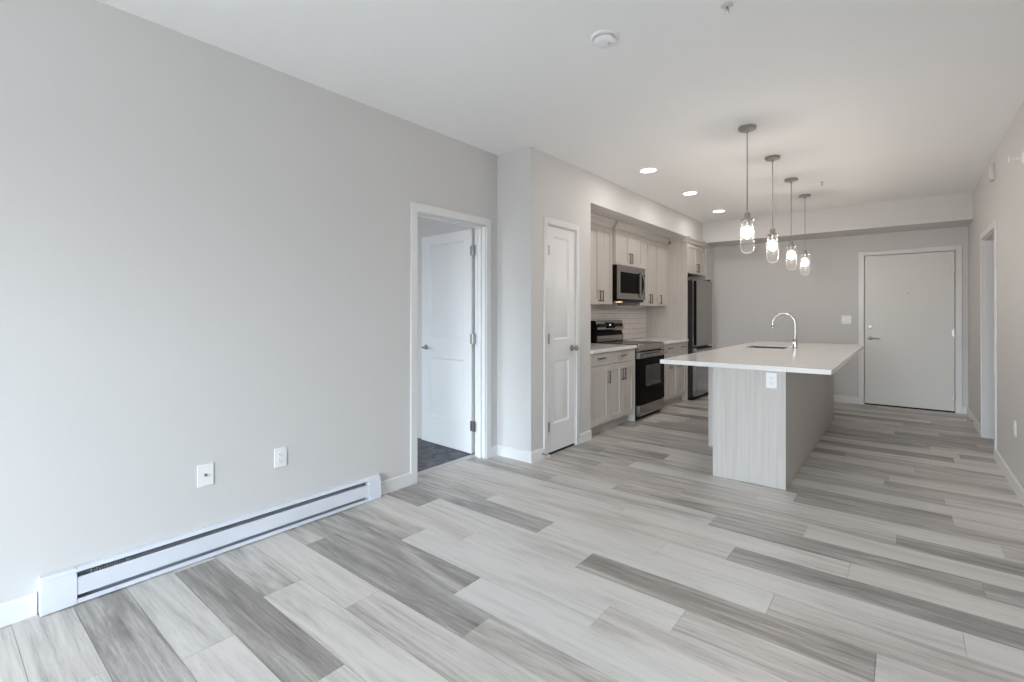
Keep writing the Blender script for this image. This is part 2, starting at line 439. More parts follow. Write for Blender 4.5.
def floor_mesh():
    xa, xb, ya, yb = -3.02, 2.0, Y0, YB+T
    vs = []; fs = []; cols = []
    k = int(math.floor((ya-Y_ORG)/ROW))
    while Y_ORG+k*ROW < yb:
        y0 = max(ya, Y_ORG+k*ROW); y1 = min(yb, Y_ORG+(k+1)*ROW)
        ph = PHASE.get(k, random.random()*PL)
        j = math.floor((xa-ph)/PL)
        while ph+j*PL < xb:
            p0 = max(xa, ph+j*PL); p1 = min(xb, ph+(j+1)*PL)
            tn = random.choice((.12, .2, .3, .45, .6, .72, .82) if k < 20 else (.3, .42, .55, .65, .78, .9))
            for (kk, xx), tv in TONES.items():
                if kk == k and ph+j*PL <= xx < ph+(j+1)*PL: tn = tv
            g = .0007
            b = len(vs)
            vs += [(p0+g, y0+g, 0), (p1-g, y0+g, 0), (p1-g, y1-g, 0), (p0+g, y1-g, 0)]
            vs += [(p0+g, y0+g, -.003), (p1-g, y0+g, -.003), (p1-g, y1-g, -.003), (p0+g, y1-g, -.003)]
            fs += [(b, b+1, b+2, b+3), (b, b+4, b+5, b+1), (b+1, b+5, b+6, b+2), (b+2, b+6, b+7, b+3), (b+3, b+7, b+4, b)]
            cols += [(tn, random.random(), random.random())]*5
            j += 1
        k += 1
    me = bpy.data.meshes.new('floor'); me.from_pydata(vs, [], fs)
    ca = me.color_attributes.new('plank', 'FLOAT_COLOR', 'CORNER')
    for p in me.polygons:
        for li in p.loop_indices: ca.data[li].color = (*cols[p.index], 1)
    # subfloor showing in the hairline seams
    bm = bmesh.new(); bm.from_mesh(me)
    q = [bm.verts.new(p) for p in ((xa, ya, -.003), (xb, ya, -.003), (xb, yb, -.003), (xa, yb, -.003), (xa, ya, -.15), (xb, ya, -.15), (xb, yb, -.15), (xa, yb, -.15))]
    for ids in ((0, 1, 2, 3), (7, 6, 5, 4), (0, 4, 5, 1), (1, 5, 6, 2), (2, 6, 7, 3), (3, 7, 4, 0)):
        fa = bm.faces.new([q[i] for i in ids]); fa.material_index = 1
    bm.to_mesh(me); bm.free()
    me.materials.append(M_FLOOR); me.materials.append(M_SEAM)
    o = bpy.data.objects.new('floor', me); COL.objects.link(o); o['kind'] = 'structure'
    return o
floor_mesh()
struct('bedroom_floor', MB().box(-6.1, -3.035, Y0, 3.47, -.15, .008), M_CARPET, smooth=False)
struct('trim_1', MB().prism([(-3.05, .0), (-3.05, .012), (-3.035, .014), (-3.01, .006), (-3.005, 0)], DL0, DL1, 'y'), mat('threshold_metal', (.55, .54, .52), .35, .5))

# baseboards
BH, BT = .095, .013
def base_x(name, xw, s, y0, y1):   # s = +1 when the room is on +X side of the wall face xw
    pr = [(xw, 0), (xw+s*BT, 0), (xw+s*BT, BH-.008), (xw+s*BT*.45, BH), (xw, BH)]
    return struct(name, MB().prism(pr, y0, y1, 'y'), M_TRIM)
def base_y(name, yw, x0, x1):
    pr = [(yw, 0), (yw-BT, 0), (yw-BT, BH-.008), (yw-BT*.45, BH), (yw, BH)]
    return struct(name, MB().prism(pr, x0, x1, 'x'), M_TRIM)
CW = .062
base_x('baseboard_left', XL, 1, Y0, .325)
base_x('baseboard_left', XL, 1, 2.056, DL0-CW)
base_x('baseboard_left', XL, 1, DL1+CW, 3.35)
base_y('baseboard_left_inner', 3.35, XL, XK+BT)
base_x('baseboard_left_middle', XK, 1, 3.35, PA0-CW)
base_x('baseboard_left_middle', XK, 1, PA1+CW, RE0)
base_x('baseboard_left_far', XK, 1, RE1, YB)
base_y('baseboard_back', YB, XK, EN0-CW)
base_y('baseboard_back', YB, EN1+CW, XR)
base_x('baseboard_right', XR, -1, Y0, OP0-CW)
base_x('baseboard_right', XR, -1, OP1+CW, YB)
base_x('baseboard_left_outer', XL-T, -1, Y0, DL0-CW)

# casings (trim)
def casing_x(name, xw, s, y0, y1, zt, w=CW, t=.014):
    mb = MB(); a, b = sorted((xw, xw+s*t))
    mb.box(a, b, y0-w, y0, 0, zt+w); mb.box(a, b, y1, y1+w, 0, zt+w); mb.box(a, b, y0, y1, zt, zt+w)
    return struct(name, mb, M_TRIM, bevel=.003)
casing_x('trim_2', XL, 1, DL0, DL1, DLZ)
casing_x('trim_3', XK, 1, PA0, PA1, PAZ, w=.055)
casing_x('trim_4', XR, -1, OP0, OP1, OPZ)
mb = MB(); mb.box(EN0-.062, EN0, YB-.014, YB, 0, ENZ+.055); mb.box(EN1, EN1+.062, YB-.014, YB, 0, ENZ+.055); mb.box(EN0, EN1, YB-.014, YB, ENZ, ENZ+.055)
struct('trim_5', mb, M_TRIM, bevel=.003)
# jamb linings
mb = MB(); j = .018
mb.box(XL-T-.005, XL, DL0, DL0+j*.4, 0, DLZ); mb.box(XL-T-.005, XL, DL1-j*.4, DL1, 0, DLZ); mb.box(XL-T-.005, XL, DL0, DL1, DLZ-j*.4, DLZ)
mb.box(XL-.075, XL-.04, DL1-.022, DL1-.007, 0, DLZ-.007); mb.box(XL-.075, XL-.04, DL0+.007, DL1-.022, DLZ-.022, DLZ-.007)
struct('trim_6', mb, M_TRIM, bevel=.002)
mb = MB(); mb.box(XR, XR+T, OP0, OP0+.012, 0, OPZ); mb.box(XR, XR+T, OP1-.012, OP1, 0, OPZ); mb.box(XR, XR+T, OP0, OP1, OPZ-.012, OPZ)
struct('trim_7', mb, M_TRIM, bevel=.002)
mb = MB(); mb.box(XK-.10, XK, PA0, PA0+.007, 0, PAZ); mb.box(XK-.10, XK, PA1-.007, PA1, 0, PAZ); mb.box(XK-.10, XK, PA0, PA1, PAZ-.007, PAZ)
struct('trim_8', mb, M_TRIM)
mb = MB(); mb.box(EN0, EN0+.005, YB, YB+T, 0, ENZ); mb.box(EN1-.005, EN1, YB, YB+T, 0, ENZ); mb.box(EN0, EN1, YB, YB+T, ENZ-.004, ENZ)
struct('trim_9', mb, M_TRIM)
mb = MB(); mb.box(XL-T-.014, XL-T, DL0-CW, DL0, 0, DLZ+CW); mb.box(XL-T-.014, XL-T, DL1, DL1+CW, 0, DLZ+CW); mb.box(XL-T-.014, XL-T, DL0, DL1, DLZ, DLZ+CW)
struct('trim_10', mb, M_TRIM, bevel=.003)

# ------------------------------------------------------------------ doors
RINGS_DOOR = [(.012, .009), (.03, .009), (.048, .003)]
def hinge(parent, lx, ly, z, dx, dy, s=1):
    """butt hinge: knuckle plus two leaves; dx,dy unit direction of the leaves"""
    h = MB(); h.cyl((lx, ly, z-.045), .0065, .09, n=12)
    h.cyl((lx, ly, z-.05), .0045, .1, n=10)
    ax, ay = abs(dx)*.032+.0015*abs(dy), abs(dy)*.032+.0015*abs(dx)
    h.box(lx-ax, lx+ax, ly-ay, ly+ay, z-.045, z+.045)
    return obj('hinge', h, M_NICKEL, parent)

# bedroom door, standing open into the bedroom (hinged on the far jamb)
d = thing('door_1', 'white two-panel bedroom door standing open beside the long left wall', 'door', (-3.034, 3.172, .008), kind='structure')
wd, th = .752, .035
m = MB(Matrix.Translation((-3.034, 3.172, .0)) @ Matrix.Rotation(math.radians(-3.3), 4, 'Z') @ Matrix(((-1, 0, 0, 0), (0, -1, 0, 0), (0, 0, 1, 0), (0, 0, 0, 1))))
ST = .125
m.panelled(.018, wd, .018, 2.055, -th, 0, [(ST, wd-ST, .27, .86), (ST, wd-ST, 1.05, 1.96)], RINGS_DOOR)
obj('door_slab', m, M_DOOR, d)
def lever(parent, M):
    l = MB(M); l.lathe([(.026, 0), (.026, .006), (.022, .010), (.011, .012), (.011, .045)], (0, 0, 0), 20, 'y')
    l.tube([(0, .045, 0), (-.02, .052, 0), (-.06, .054, -.002), (-.105, .05, -.006)], [.010, .010, .008, .006], 10)
    return obj('door_handle', l, M_CHROME, parent)
Mx = Matrix.Translation((-3.034, 3.172, .955)) @ Matrix.Rotation(math.radians(-3.3), 4, 'Z') @ Matrix.Translation((-(wd-.07), 0, 0)) @ Matrix(((-1, 0, 0, 0), (0, -1, 0, 0), (0, 0, 1, 0), (0, 0, 0, 1)))
lever(d, Mx)
for z in (.27, 1.06, 1.86): hinge(d, -3.032, 3.168, z, 1, 0)

# pantry door
d = thing('door_2', 'narrow white two-panel pantry door beside the kitchen opening', 'door', (XK, (PA0+PA1)/2, 0), kind='structure')
KX = Matrix(((0, 1, 0, 0), (1, 0, 0, 0), (0, 0, 1, 0), (0, 0, 0, 1)))     # local (u,w,z) -> world (w,u,z): front faces +X
m = MB(KX); xf = XK-.006
m.panelled(PA0+.010, PA1-.010, .022, PAZ-.010, xf-.035, xf, [(3.70, 3.965, .275, .855), (3.70, 3.965, 1.05, 2.0)], RINGS_DOOR)
obj('door_slab', m, M_DOOR, d)
obj('gap_shade_strip', MB().box(XK-.045, XK-.008, PA0+.009, PA1-.009, 0, .022), M_BLKGAP, d)  # black strip standing in for the shaded gap under the slab
k = MB(); k.lathe([(.031, 0), (.031, .006), (.012, .010), (.010, .030), (.020, .038), (.027, .050), (.026, .062), (.016, .068), (.001, .069)], (xf, PA1-.062, .957), 24, 'x')
obj('door_knob', k, M_NICKEL, d)
for z in (.26, 1.06, 1.865): hinge(d, XK+.004, PA0+.007, z, 0, 1)
struct('wall_left_rear', MB().box(XK-.75, XK-.70, 3.47, RE0-.10, 0, CEIL), M_WALL, smooth=False)

# entry door
d = thing('door_3', 'plain off-white entry door with peephole at the far end of the room', 'door', ((EN0+EN1)/2, YB, 0), kind='structure')
m = MB().box(EN0+.010, EN1-.010, YB+.004, YB+.048, .018, ENZ-.010)
obj('door_slab', m, M_ENTRY, d, .002)
RY = Matrix(((1, 0, 0, 0), (0, -1, 0, 0), (0, 0, 1, 0), (0, 0, 0, 1)))   # local w -> world -Y
def at(x, y, z, R=RY): return Matrix.Translation((x, y, z)) @ R
l = MB(at(-.385, YB+.004, .945)); l.lathe([(.027, 0), (.027, .006), (.022, .010), (.011, .012), (.011, .045)], (0, 0, 0), 20, 'y')
l.tube([(0, .045, 0), (.02, .052, 0), (.06, .054, -.002), (.115, .05, -.006)], [.011, .010, .009, .007], 10)
obj('door_handle', l, M_NICKEL, d)
l = MB(at(-.385, YB+.004, 1.105)); l.lathe([(.030, 0), (.030, .006), (.026, .014), (.012, .016), (.012, .02)], (0, 0, 0), 24, 'y')
l.box(-.005, .005, .02, .034, -.018, .018)
obj('deadbolt', l, mat('satin_nickel_light', (.55, .55, .54), .35, .8), d)
l = MB(at(.028, YB+.004, 1.565)); l.lathe([(.009, 0), (.009, .003), (.005, .004), (.005, .0045)], (0, 0, 0), 16, 'y')
obj('peephole', l, M_NICKEL, d)
for z in (.21, 1.04, 1.875): hinge(d, EN1-.006, YB-.002, z, 1, 0)
obj('gap_shade_strip', MB().box(EN0+.006, EN1-.006, YB+.002, YB+.06, .0, .019), M_BLKGAP, d)  # black strip painted as the dark gap below the entry slab
struct('wall_back_outer', MB().box(-1, 1, YB+T+.001, YB+T+.05, 0, CEIL), M_BLKGAP, smooth=False)

# ------------------------------------------------------------------ wall plates
def plate_x(name, xw, s, yc, zc, w, h, label, cat, kind, cover_label=None):
    t = thing(name, label, cat, (xw, yc, zc-h/2))
    a, b = sorted((xw, xw+s*.006))
    obj('cover_plate', MB().box(a, b, yc-w/2, yc+w/2, zc-h/2, zc+h/2), M_WHITE, t, .002)
    R = Matrix(((0, s, 0, xw+s*.006), (1, 0, 0, yc), (0, 0, 1, zc), (0, 0, 0, 1)))
    details(t, R, kind, w, h); return t
def plate_y(name, yw, xc, zc, w, h, label, cat, kind):
    t = thing(name, label, cat, (xc, yw, zc-h/2))
    obj('cover_plate', MB().box(xc-w/2, xc+w/2, yw-.006, yw, zc-h/2, zc+h/2), M_WHITE, t, .002)
    R = Matrix(((1, 0, 0, xc), (0, -1, 0, yw-.006), (0, 0, 1, zc), (0, 0, 0, 1)))
    details(t, R, kind, w, h); return t
M_SLOT = mat('outlet_slot', (.12, .12, .12), .6)
def details(t, R, kind, w, h):
    if kind == 'outlet':
        for z in (-.0195, .0195):
            rc = obj('receptacle', MB(R).lathe([(.0165, 0), (.0165, .003), (.001, .0032)], (0, 0, z), 20, 'y'), M_WHITE, t)
            sl = MB(R); sl.box(-.008, -.006, .0025, .0036, z-.004, z+.006); sl.box(.006, .008, .0025, .0036, z-.004, z+.005)
            sl.box(-.002, .002, .0025, .0036, z-.011, z-.007)
            obj('socket_slots', sl, M_SLOT, rc)
    elif kind == 'coax':
        obj('cable_jack', MB(R).lathe([(.008, 0), (.008, .003), (.0048, .003), (.0048, .011), (.002, .011), (.002, .012)], (0, 0, 0), 16, 'y'), M_NICKEL, t)
    elif kind == 'switch':
        for x in (-.024, .024):
            obj('rocker', MB(R).add([(x-.016, 0, -.033), (x+.016, 0, -.033), (x+.016, 0, .033), (x-.016, 0, .033),
                                     (x-.015, .006, -.032), (x+.015, .006, -.032), (x+.015, .002, .032), (x-.015, .002, .032)],
                                    [(0, 1, 2, 3), (4, 5, 6, 7), (0, 1, 5, 4), (1, 2, 6, 5), (2, 3, 7, 6), (3, 0, 4, 7)]), M_WHITE, t)
plate_x('cable_wall_plate', XL, 1, .971, .430, .078, .115, 'white cable jack plate on the left wall, nearer of its two plates', 'wall plate', 'coax')
plate_x('wall_outlet', XL, 1, 1.369, .433, .074, .115, 'white electrical outlet on the left wall, farther of its two plates above heater', 'outlet', 'outlet')
plate_x('wall_outlet', XR, -1, 5.06, .450, .074, .115, 'white electrical outlet low on the right wall', 'outlet', 'outlet')
plate_y('light_switch', YB, -.662, 1.20, .118, .118, 'white double light switch on the back wall left of entry door', 'light switch', 'switch')
plate_y('wall_outlet', 4.0, -.770, .794, .072, .115, 'white electrical outlet on the end panel of the kitchen island', 'outlet', 'outlet')

# small chime box and side sprinkler high on the right wall
t = thing('door_chime', 'small pale wall box high on the right wall near the ceiling', 'wall box', (XR, 6.175, 2.50))
obj('housing', MB().box(XR-.03, XR, 6.12, 6.235, 2.50, 2.65), mat('box_paint', (.62, .61, .60), .5), t, .006)
obj('grille', MB().box(XR-.034, XR-.03, 6.135, 6.22, 2.515, 2.635), M_WALL, t, .002)
t = thing('sidewall_sprinkler', 'white fire sprinkler sticking out of the right wall at photo edge', 'sprinkler', (XR, 4.70, 2.34))
obj('escutcheon', MB().lathe([(.045, 0), (.045, -.004), (.03, -.014), (.018, -.016)], (XR, 4.70, 2.34), 24, 'x'), M_WHITE, t)
sp = MB(); sp.cyl((XR-.055, 4.70, 2.34), .009, .045, 'x', 12); sp.box(XR-.075, XR-.05, 4.695, 4.705, 2.325, 2.331); sp.box(XR-.075, XR-.05, 4.695, 4.705, 2.349, 2.355); sp.box(XR-.078, XR-.072, 4.675, 4.725, 2.32, 2.36)
obj('sprinkler_head', sp, M_WHITE, t)

# door stops
t = thing('door_stop', 'spring door stop on the baseboard left of the pantry door', 'door stop', (XK+BT, 3.50, .045))
hel = [(XK+BT+.004+.06*i/60, 3.50+.0055*math.cos(i*.9), .045+.0055*math.sin(i*.9)) for i in range(61)]
obj('spring', MB().tube(hel, .0018, 6), M_NICKEL, t)
obj('mount', MB().lathe([(.010, 0), (.010, .004), (.006, .008)], (XK+BT, 3.50, .045), 14, 'x'), M_NICKEL, t)
obj('rubber_tip', MB().lathe([(.006, 0), (.008, .003), (.008, .012), (.005, .015)], (XK+BT+.064, 3.50, .045), 14, 'x'), M_RUBBER, t)
t = thing('door_stop', 'spring door stop with white tip on the baseboard right of entry door', 'door stop', (XR-BT, 7.72, .045))
hel = [(XR-BT-.004-.06*i/60, 7.72+.0055*math.cos(i*.9), .045+.0055*math.sin(i*.9)) for i in range(61)]
obj('spring', MB().tube(hel, .0018, 6), M_NICKEL, t)
obj('mount', MB().lathe([(.010, 0), (.010, -.004), (.006, -.008)], (XR-BT, 7.72, .045), 14, 'x'), M_NICKEL, t)
obj('rubber_tip', MB().lathe([(.006, 0), (.009, -.003), (.009, -.014), (.005, -.017)], (XR-BT-.064, 7.72, .045), 14, 'x'), M_WHITE, t)

# ------------------------------------------------------------------ baseboard heater
HY0, HY1, HX, HZ = .33, 2.05, XL, .158
t = thing('baseboard_heater', 'long white electric baseboard heater along the foot of the left wall', 'heater', (XL, (HY0+HY1)/2, .004))
D = .052
mb = MB(); mb.box(XL, XL+.004, HY0+.006, HY1-.006, .006, HZ)
mb.prism([(XL+.004, HZ), (XL+.004, HZ-.004), (XL+.030, HZ-.004), (XL+.044, HZ-.016), (XL+.047, HZ-.014), (XL+.032, HZ)], HY0+.006, HY1-.006, 'y')
mb.prism([(XL+.004, .006), (XL+D, .006), (XL+D, .026), (XL+D-.003, .026), (XL+D-.003, .009), (XL+.004, .009)], HY0+.006, HY1-.006, 'y')
obj('housing', mb, M_HEAT, t)
obj('front_cover', MB().prism([(XL+D-.003, .046), (XL+D, .044), (XL+D, .115), (XL+D-.006, .120), (XL+D-.009, .120), (XL+D-.003, .113)], HY0+.115, HY1-.095, 'y'), M_HEAT, t)
for (a, b) in ((HY0, HY0+.12), (HY1-.10, HY1)):
    obj('end_cap', MB().prism([(XL, .004), (XL+D+.002, .004), (XL+D+.002, .118), (XL+.036, HZ+.002), (XL, HZ+.002)], a, b, 'y'), M_HEAT, t, .003)
obj('grille_recess', MB().box(XL+.004, XL+.008, HY0+.12, HY1-.10, .010, HZ-.006), M_DARKSLOT, t)
fin = MB()
y = HY0+.17
while y < HY1-.15:
    fin.box(XL+.010, XL+.040, y, y+.0016, .040, .132); y += .009
fin.cyl((XL+.025, HY0+.135, .085), .006, HY1-HY0-.25, 'y', 10)
f = obj('heating_element', fin, M_FIN, t)

# ------------------------------------------------------------------ cabinets
def pull_v(y, z0, z1, xf):      # vertical bar pull on a +X face
    mb = MB(); x = xf+.030
    mb.box(x-.005, x+.005, y-.007, y+.007, z0, z1)
    for z in (z0+.012, z1-.012): mb.box(xf, x, y-.004, y+.004, z-.004, z+.004)
    return mb
def pull_h(z, y0, y1, xf):
    mb = MB(); x = xf+.030
    mb.box(x-.005, x+.005, y0, y1, z-.007, z+.007)
    for y in (y0+.012, y1-.012): mb.box(xf, x, y-.004, y+.004, z-.004, z+.004)
    return mb
SHK = [(.0008, .009)]
def shaker(y0, y1, z0, z1, xf, st=.062):
    return MB(KX).panelled(y0, y1, z0, z1, xf-.019, xf, [(y0+st, y1-st, z0+st, z1-st)], SHK)
def base_unit(y0, y1, doors, label, xf=-2.522, toe=True):
    t = thing('base_cabinet', label, 'cabinet', ((XB+xf)/2, (y0+y1)/2, 0), 'base cabinets on both sides of the stove')
    xb = xf-.020
    obj('cabinet_body', MB().box(XB+.001, xb, y0, y1, .105, .874), M_CAB, t)
    obj('toe_kick', MB().box(XB+.001, xf-.075, y0, y1, 0, .105), M_CAB, t)
    g = .002
    dr = obj('drawer_front', MB().box(xb, xf, y0+g, y1-g, .735, .870), M_CAB, t, .0015)
    yc = (y0+y1)/2
    obj('drawer_pull', pull_h(.812, yc-.066, yc+.066, xf), M_PULL, dr)
    for (a, b, side) in doors:
        dd = obj('door', shaker(a+g, b-g, .108, .730, xf), M_CAB, t, .001)
        yp = (b-.032) if side == 'r' else (a+.032)
        obj('door_pull', pull_v(yp, .53, .665, xf), M_PULL, dd)
    return t
base_unit(4.385, 4.795, [(4.385, 4.795, 'r')], 'greige single-door base cabinet with drawer, next to the pantry wall')
base_unit(4.795, 5.425, [(4.795, 5.11, 'r'), (5.11, 5.425, 'l')], 'greige two-door base cabinet with drawer, just left of the stove')
base_unit(6.225, 6.86, [(6.225, 6.5425, 'r'), (6.5425, 6.86, 'l')], 'greige two-door base cabinet with drawer, just right of the stove')
base_unit(6.86, 7.21, [(6.86, 7.21, 'l')], 'greige single-door base cabinet with drawer, next to the fridge side panel')
tag(obj('end_gable', MB().box(-3.13, -2.515, 5.4255, 5.4355, 0, .874), M_CAB), 'thin greige end gable reaching the floor beside the stove', 'cabinet panel')
def ctop(y0, y1, label):
    mb = MB().box(XB+.001, -2.492, y0, y1, .876, .912)
    return tag(obj('countertop', mb, M_QUARTZ, bevel=.003), label, 'countertop')
ctop(4.375, 5.432, 'white quartz countertop between the pantry wall and the stove')
ctop(6.222, 7.212, 'white quartz countertop between the stove and fridge side panel')

def upper_unit(y0, y1, z0, z1, doors, label, xf, top_gap=.0, name='upper_cabinet', pz=(.03, .165)):
    t = thing(name, label, 'cabinet', ((XB+xf)/2, (y0+y1)/2, z0), 'wall cabinets under the kitchen header')
    xb = xf-.020
    obj('cabinet_body', MB().box(XB+.001, xb, y0, y1, z0, z1), M_CAB, t)
    for (a, b, side) in doors:
        dd = obj('door', shaker(a+.002, b-.002, z0+.002, z1-.002, xf, .06), M_CAB, t, .001)
        yp = (b-.032) if side == 'r' else (a+.032)
        obj('door_pull', pull_v(yp, z0+pz[0], z0+pz[1], xf), M_PULL, dd)
    return t
UX = -2.81
UZ = 2.335
upper_unit(4.385, 4.79, 1.40, UZ, [(4.385, 4.79, 'r')], 'greige single-door wall cabinet against the pantry wall, mostly hidden', UX)
upper_unit(4.79, 5.43, 1.40, UZ, [(4.79, 5.11, 'r'), (5.11, 5.43, 'l')], 'tall greige two-door wall cabinet left of the microwave', UX)
upper_unit(5.432, 6.222, 1.90, UZ, [(5.432, 5.827, 'r'), (5.827, 6.222, 'l')], 'short greige two-door wall cabinet directly above the microwave', -2.77)
upper_unit(6.224, 6.87, 1.40, UZ, [(6.224, 6.547, 'r'), (6.547, 6.87, 'l')], 'tall greige two-door wall cabinet right of the microwave', UX)
upper_unit(6.87, 7.21, 1.40, UZ, [(6.87, 7.21, 'l')], 'tall greige single-door wall cabinet against the fridge side panel', UX)
upper_unit(7.24, 8.057, 1.895, 2.345, [(7.24, 7.6485, 'r'), (7.6485, 8.057, 'l')], 'short deep greige two-door cabinet above the refrigerator', -2.515)
tag(obj('fridge_side_panel', MB().box(XB+.001, -2.512, 7.212, 7.238, 0, 2.345), M_CAB), 'tall greige wood panel between counter and refrigerator', 'cabinet panel')
# crown moulding, one continuous run
def crown(mb, x, y0, y1, z=UZ):
    return mb.prism([(x-.06, z), (x+.012, z), (x+.014, z+.016), (x+.040, z+.058), (x+.048, z+.066), (x+.048, 2.4295), (x-.06, 2.4295)], y0, y1, 'y')
mb = MB(); crown(mb, UX, RE0+.002, 5.432-.03); crown(mb, -2.77, 5.432-.030, 6.222+.030); crown(mb, UX, 6.222+.03, 7.212)
tag(obj('crown_moulding', mb, M_CAB), 'greige crown moulding running above the wall cabinets', 'moulding')
mb = MB()
z = 2.345
for (ya, yb, zt) in ((7.176, 7.897, 2.4295), (7.897, 8.058, 2.409)):
    mb.prism([(-2.57, z), (-2.500, z), (-2.498, z+.014), (-2.470, z+.050), (-2.462, z+.056), (-2.462, zt), (-2.57, zt)], ya, yb, 'y')
mb.prism([(7.24, z), (7.200, z), (7.198, z+.014), (7.182, z+.050), (7.176, z+.056), (7.176, 2.4295), (7.24, 2.4295)], -2.7605, -2.5705, 'x')
tag(obj('crown_moulding', mb, M_CAB), 'greige crown moulding wrapping the top of the fridge cabinet', 'moulding')

# ------------------------------------------------------------------ range
RY0, RY1, RX = 5.442, 6.215, -2.462
t = thing('kitchen_range', 'stainless steel electric range with black oven door and rear control panel', 'stove', (-2.8, (RY0+RY1)/2, 0))
obj('body', MB().box(XB+.02, RX-.045, RY0, RY1, .02, .905), M_BLACK, t, .002)
obj('cooktop', MB().box(XB+.08, RX-.02, RY0-.002, RY1+.002, .905, .918), M_GLASSBLK, t, .003)
M_RING = mat('burner_print', (.22, .22, .22), .4)
for (cx, cy, r) in ((-2.68, 5.63, .10), (-2.68, 6.02, .085), (-2.92, 5.63, .075), (-2.92, 6.02, .10)):
    mb = MB(); mb.lathe([(r-.003, 0), (r, 0), (r, .0006), (r-.003, .0006), (r-.003, 0)], (cx, cy, .9182), 32, 'z', close=False)
    obj('burner_ring', mb, M_RING, t)
obj('front_rail', MB().prism([(RX-.045, .835), (RX-.004, .835), (RX, .84), (RX-.008, .900), (RX-.02, .918), (RX-.045, .918)], RY0, RY1, 'y'), M_STEEL, t, .002)
dr = obj('oven_door', MB().box(RX-.042, RX, RY0+.003, RY1-.003, .19, .745), M_GLASSBLK, t, .003)
obj('door_trim', MB().box(RX-.042, RX+.001, RY0+.003, RY1-.003, .745, .822), M_STEEL, dr, .003)
mb = MB(KX).panelled(5.62, 6.08, .40, .655, RX-.001, RX+.0012, [(5.632, 6.068, .412, .643)], [(0, .0004)])
obj('oven_window', mb, mat('oven_glass', (.05, .052, .042), .05, spec=.4), dr)
hb = MB(); hb.tube([(RX+.045, RY0+.05, .785), (RX+.045, RY1-.05, .785)], .011, 12)
for yy in (RY0+.075, RY1-.075): hb.cyl((RX, yy, .785), .009, .045, 'x', 12)
obj('oven_handle', hb, M_STEEL, dr)
obj('storage_drawer', MB().box(RX-.042, RX, RY0+.003, RY1-.003, .055, .183), M_STEEL, t, .003)
obj('foot', MB().box(XB+.1, RX-.06, RY0+.02, RY1-.02, 0, .05), M_BLACK, t)
# rear console
cp = obj('control_console', MB().prism([(XB+.004, .90), (XB+.10, .90), (XB+.10, 1.0), (XB+.082, 1.05), (XB+.105, 1.08), (XB+.082, 1.185), (XB+.06, 1.195), (XB+.004, 1.195)], RY0+.01, RY1-.01, 'y'), M_BLACK, t, .004)
obj('console_side', MB().prism([(XB+.002, .90), (XB+.104, .90), (XB+.104, 1.0), (XB+.11, 1.08), (XB+.086, 1.19), (XB+.06, 1.2), (XB+.002, 1.2)], RY0, RY0+.01, 'y'), M_BLACK, cp)
obj('console_face', MB().prism([(XB+.100, 1.066), (XB+.111, 1.082), (XB+.088, 1.188), (XB+.060, 1.200), (XB+.04, 1.198)], RY0+.02, RY1-.012, 'y'), M_STEEL, cp)
obj('lower_band', MB().box(XB+.095, XB+.105, RY0+.02, RY1-.012, .925, 1.0), M_STEEL, cp)
obj('display_panel', MB().prism([(XB+.109, 1.098), (XB+.112, 1.098), (XB+.096, 1.172), (XB+.092, 1.172)], 5.70, 5.94, 'y'), M_GLASSBLK, cp)
obj('clock', MB().box(XB+.106, XB+.1085, 5.79, 5.83, 1.13, 1.15), M_DISPLAY, cp)
for yy in (5.51, 5.585, 5.66, 5.99, 6.06, 6.13):
    obj('knob', MB().lathe([(.024, 0), (.024, .006), (.019, .010), (.017, .028), (.001, .030)], (XB+.100, yy, 1.135), 18, 'x'), M_DKGREY, cp)

# ------------------------------------------------------------------ microwave
MY0, MY1, MX, MZ0, MZ1 = 5.442, 6.212, -2.728, 1.46, 1.895
t = thing('over_range_microwave', 'stainless steel and black microwave hung above the stove', 'microwave', (-2.94, (MY0+MY1)/2, MZ0))
obj('case', MB().box(XB+.002, MX-.03, MY0, MY1, MZ0, MZ1-.002), M_BLACK, t, .002)
dr = obj('door', MB(KX).panelled(MY0, MY1, MZ0+.012, MZ1-.002, MX-.03, MX, [(MY0+.035, MY0+.60, MZ0+.085, MZ1-.085)], [(.002, .003)]), M_STEEL, t, .001)
obj('door_glass', MB().box(MX-.004, MX-.001, MY0+.037, MY0+.598, MZ0+.087, MZ1-.087), M_GLASSBLK, dr)
obj('control_strip', MB().box(MX-.002, MX+.0015, MY0+.655, MY1-.02, MZ0+.085, MZ1-.085), M_GLASSBLK, dr, .0005)
pts = [(MX+.012+.042*math.sin(PI*i/16), MY0+.625, MZ0+.035+(MZ1-MZ0-.10)*i/16) for i in range(17)]
obj('door_handle', MB().tube(pts, .011, 10), M_STEEL, dr)
obj('vent_base', MB().box(XB+.01, MX-.02, MY0+.01, MY1-.01, MZ0-.022, MZ0), M_DKGREY, t, .003)
obj('task_light', MB().box(-2.86, -2.80, 5.60, 5.68, MZ0-.0245, MZ0-.0225), mat('lit_task_lamp', (1, .8, .6), .4, emit=(1, .62, .36), estr=5), t)

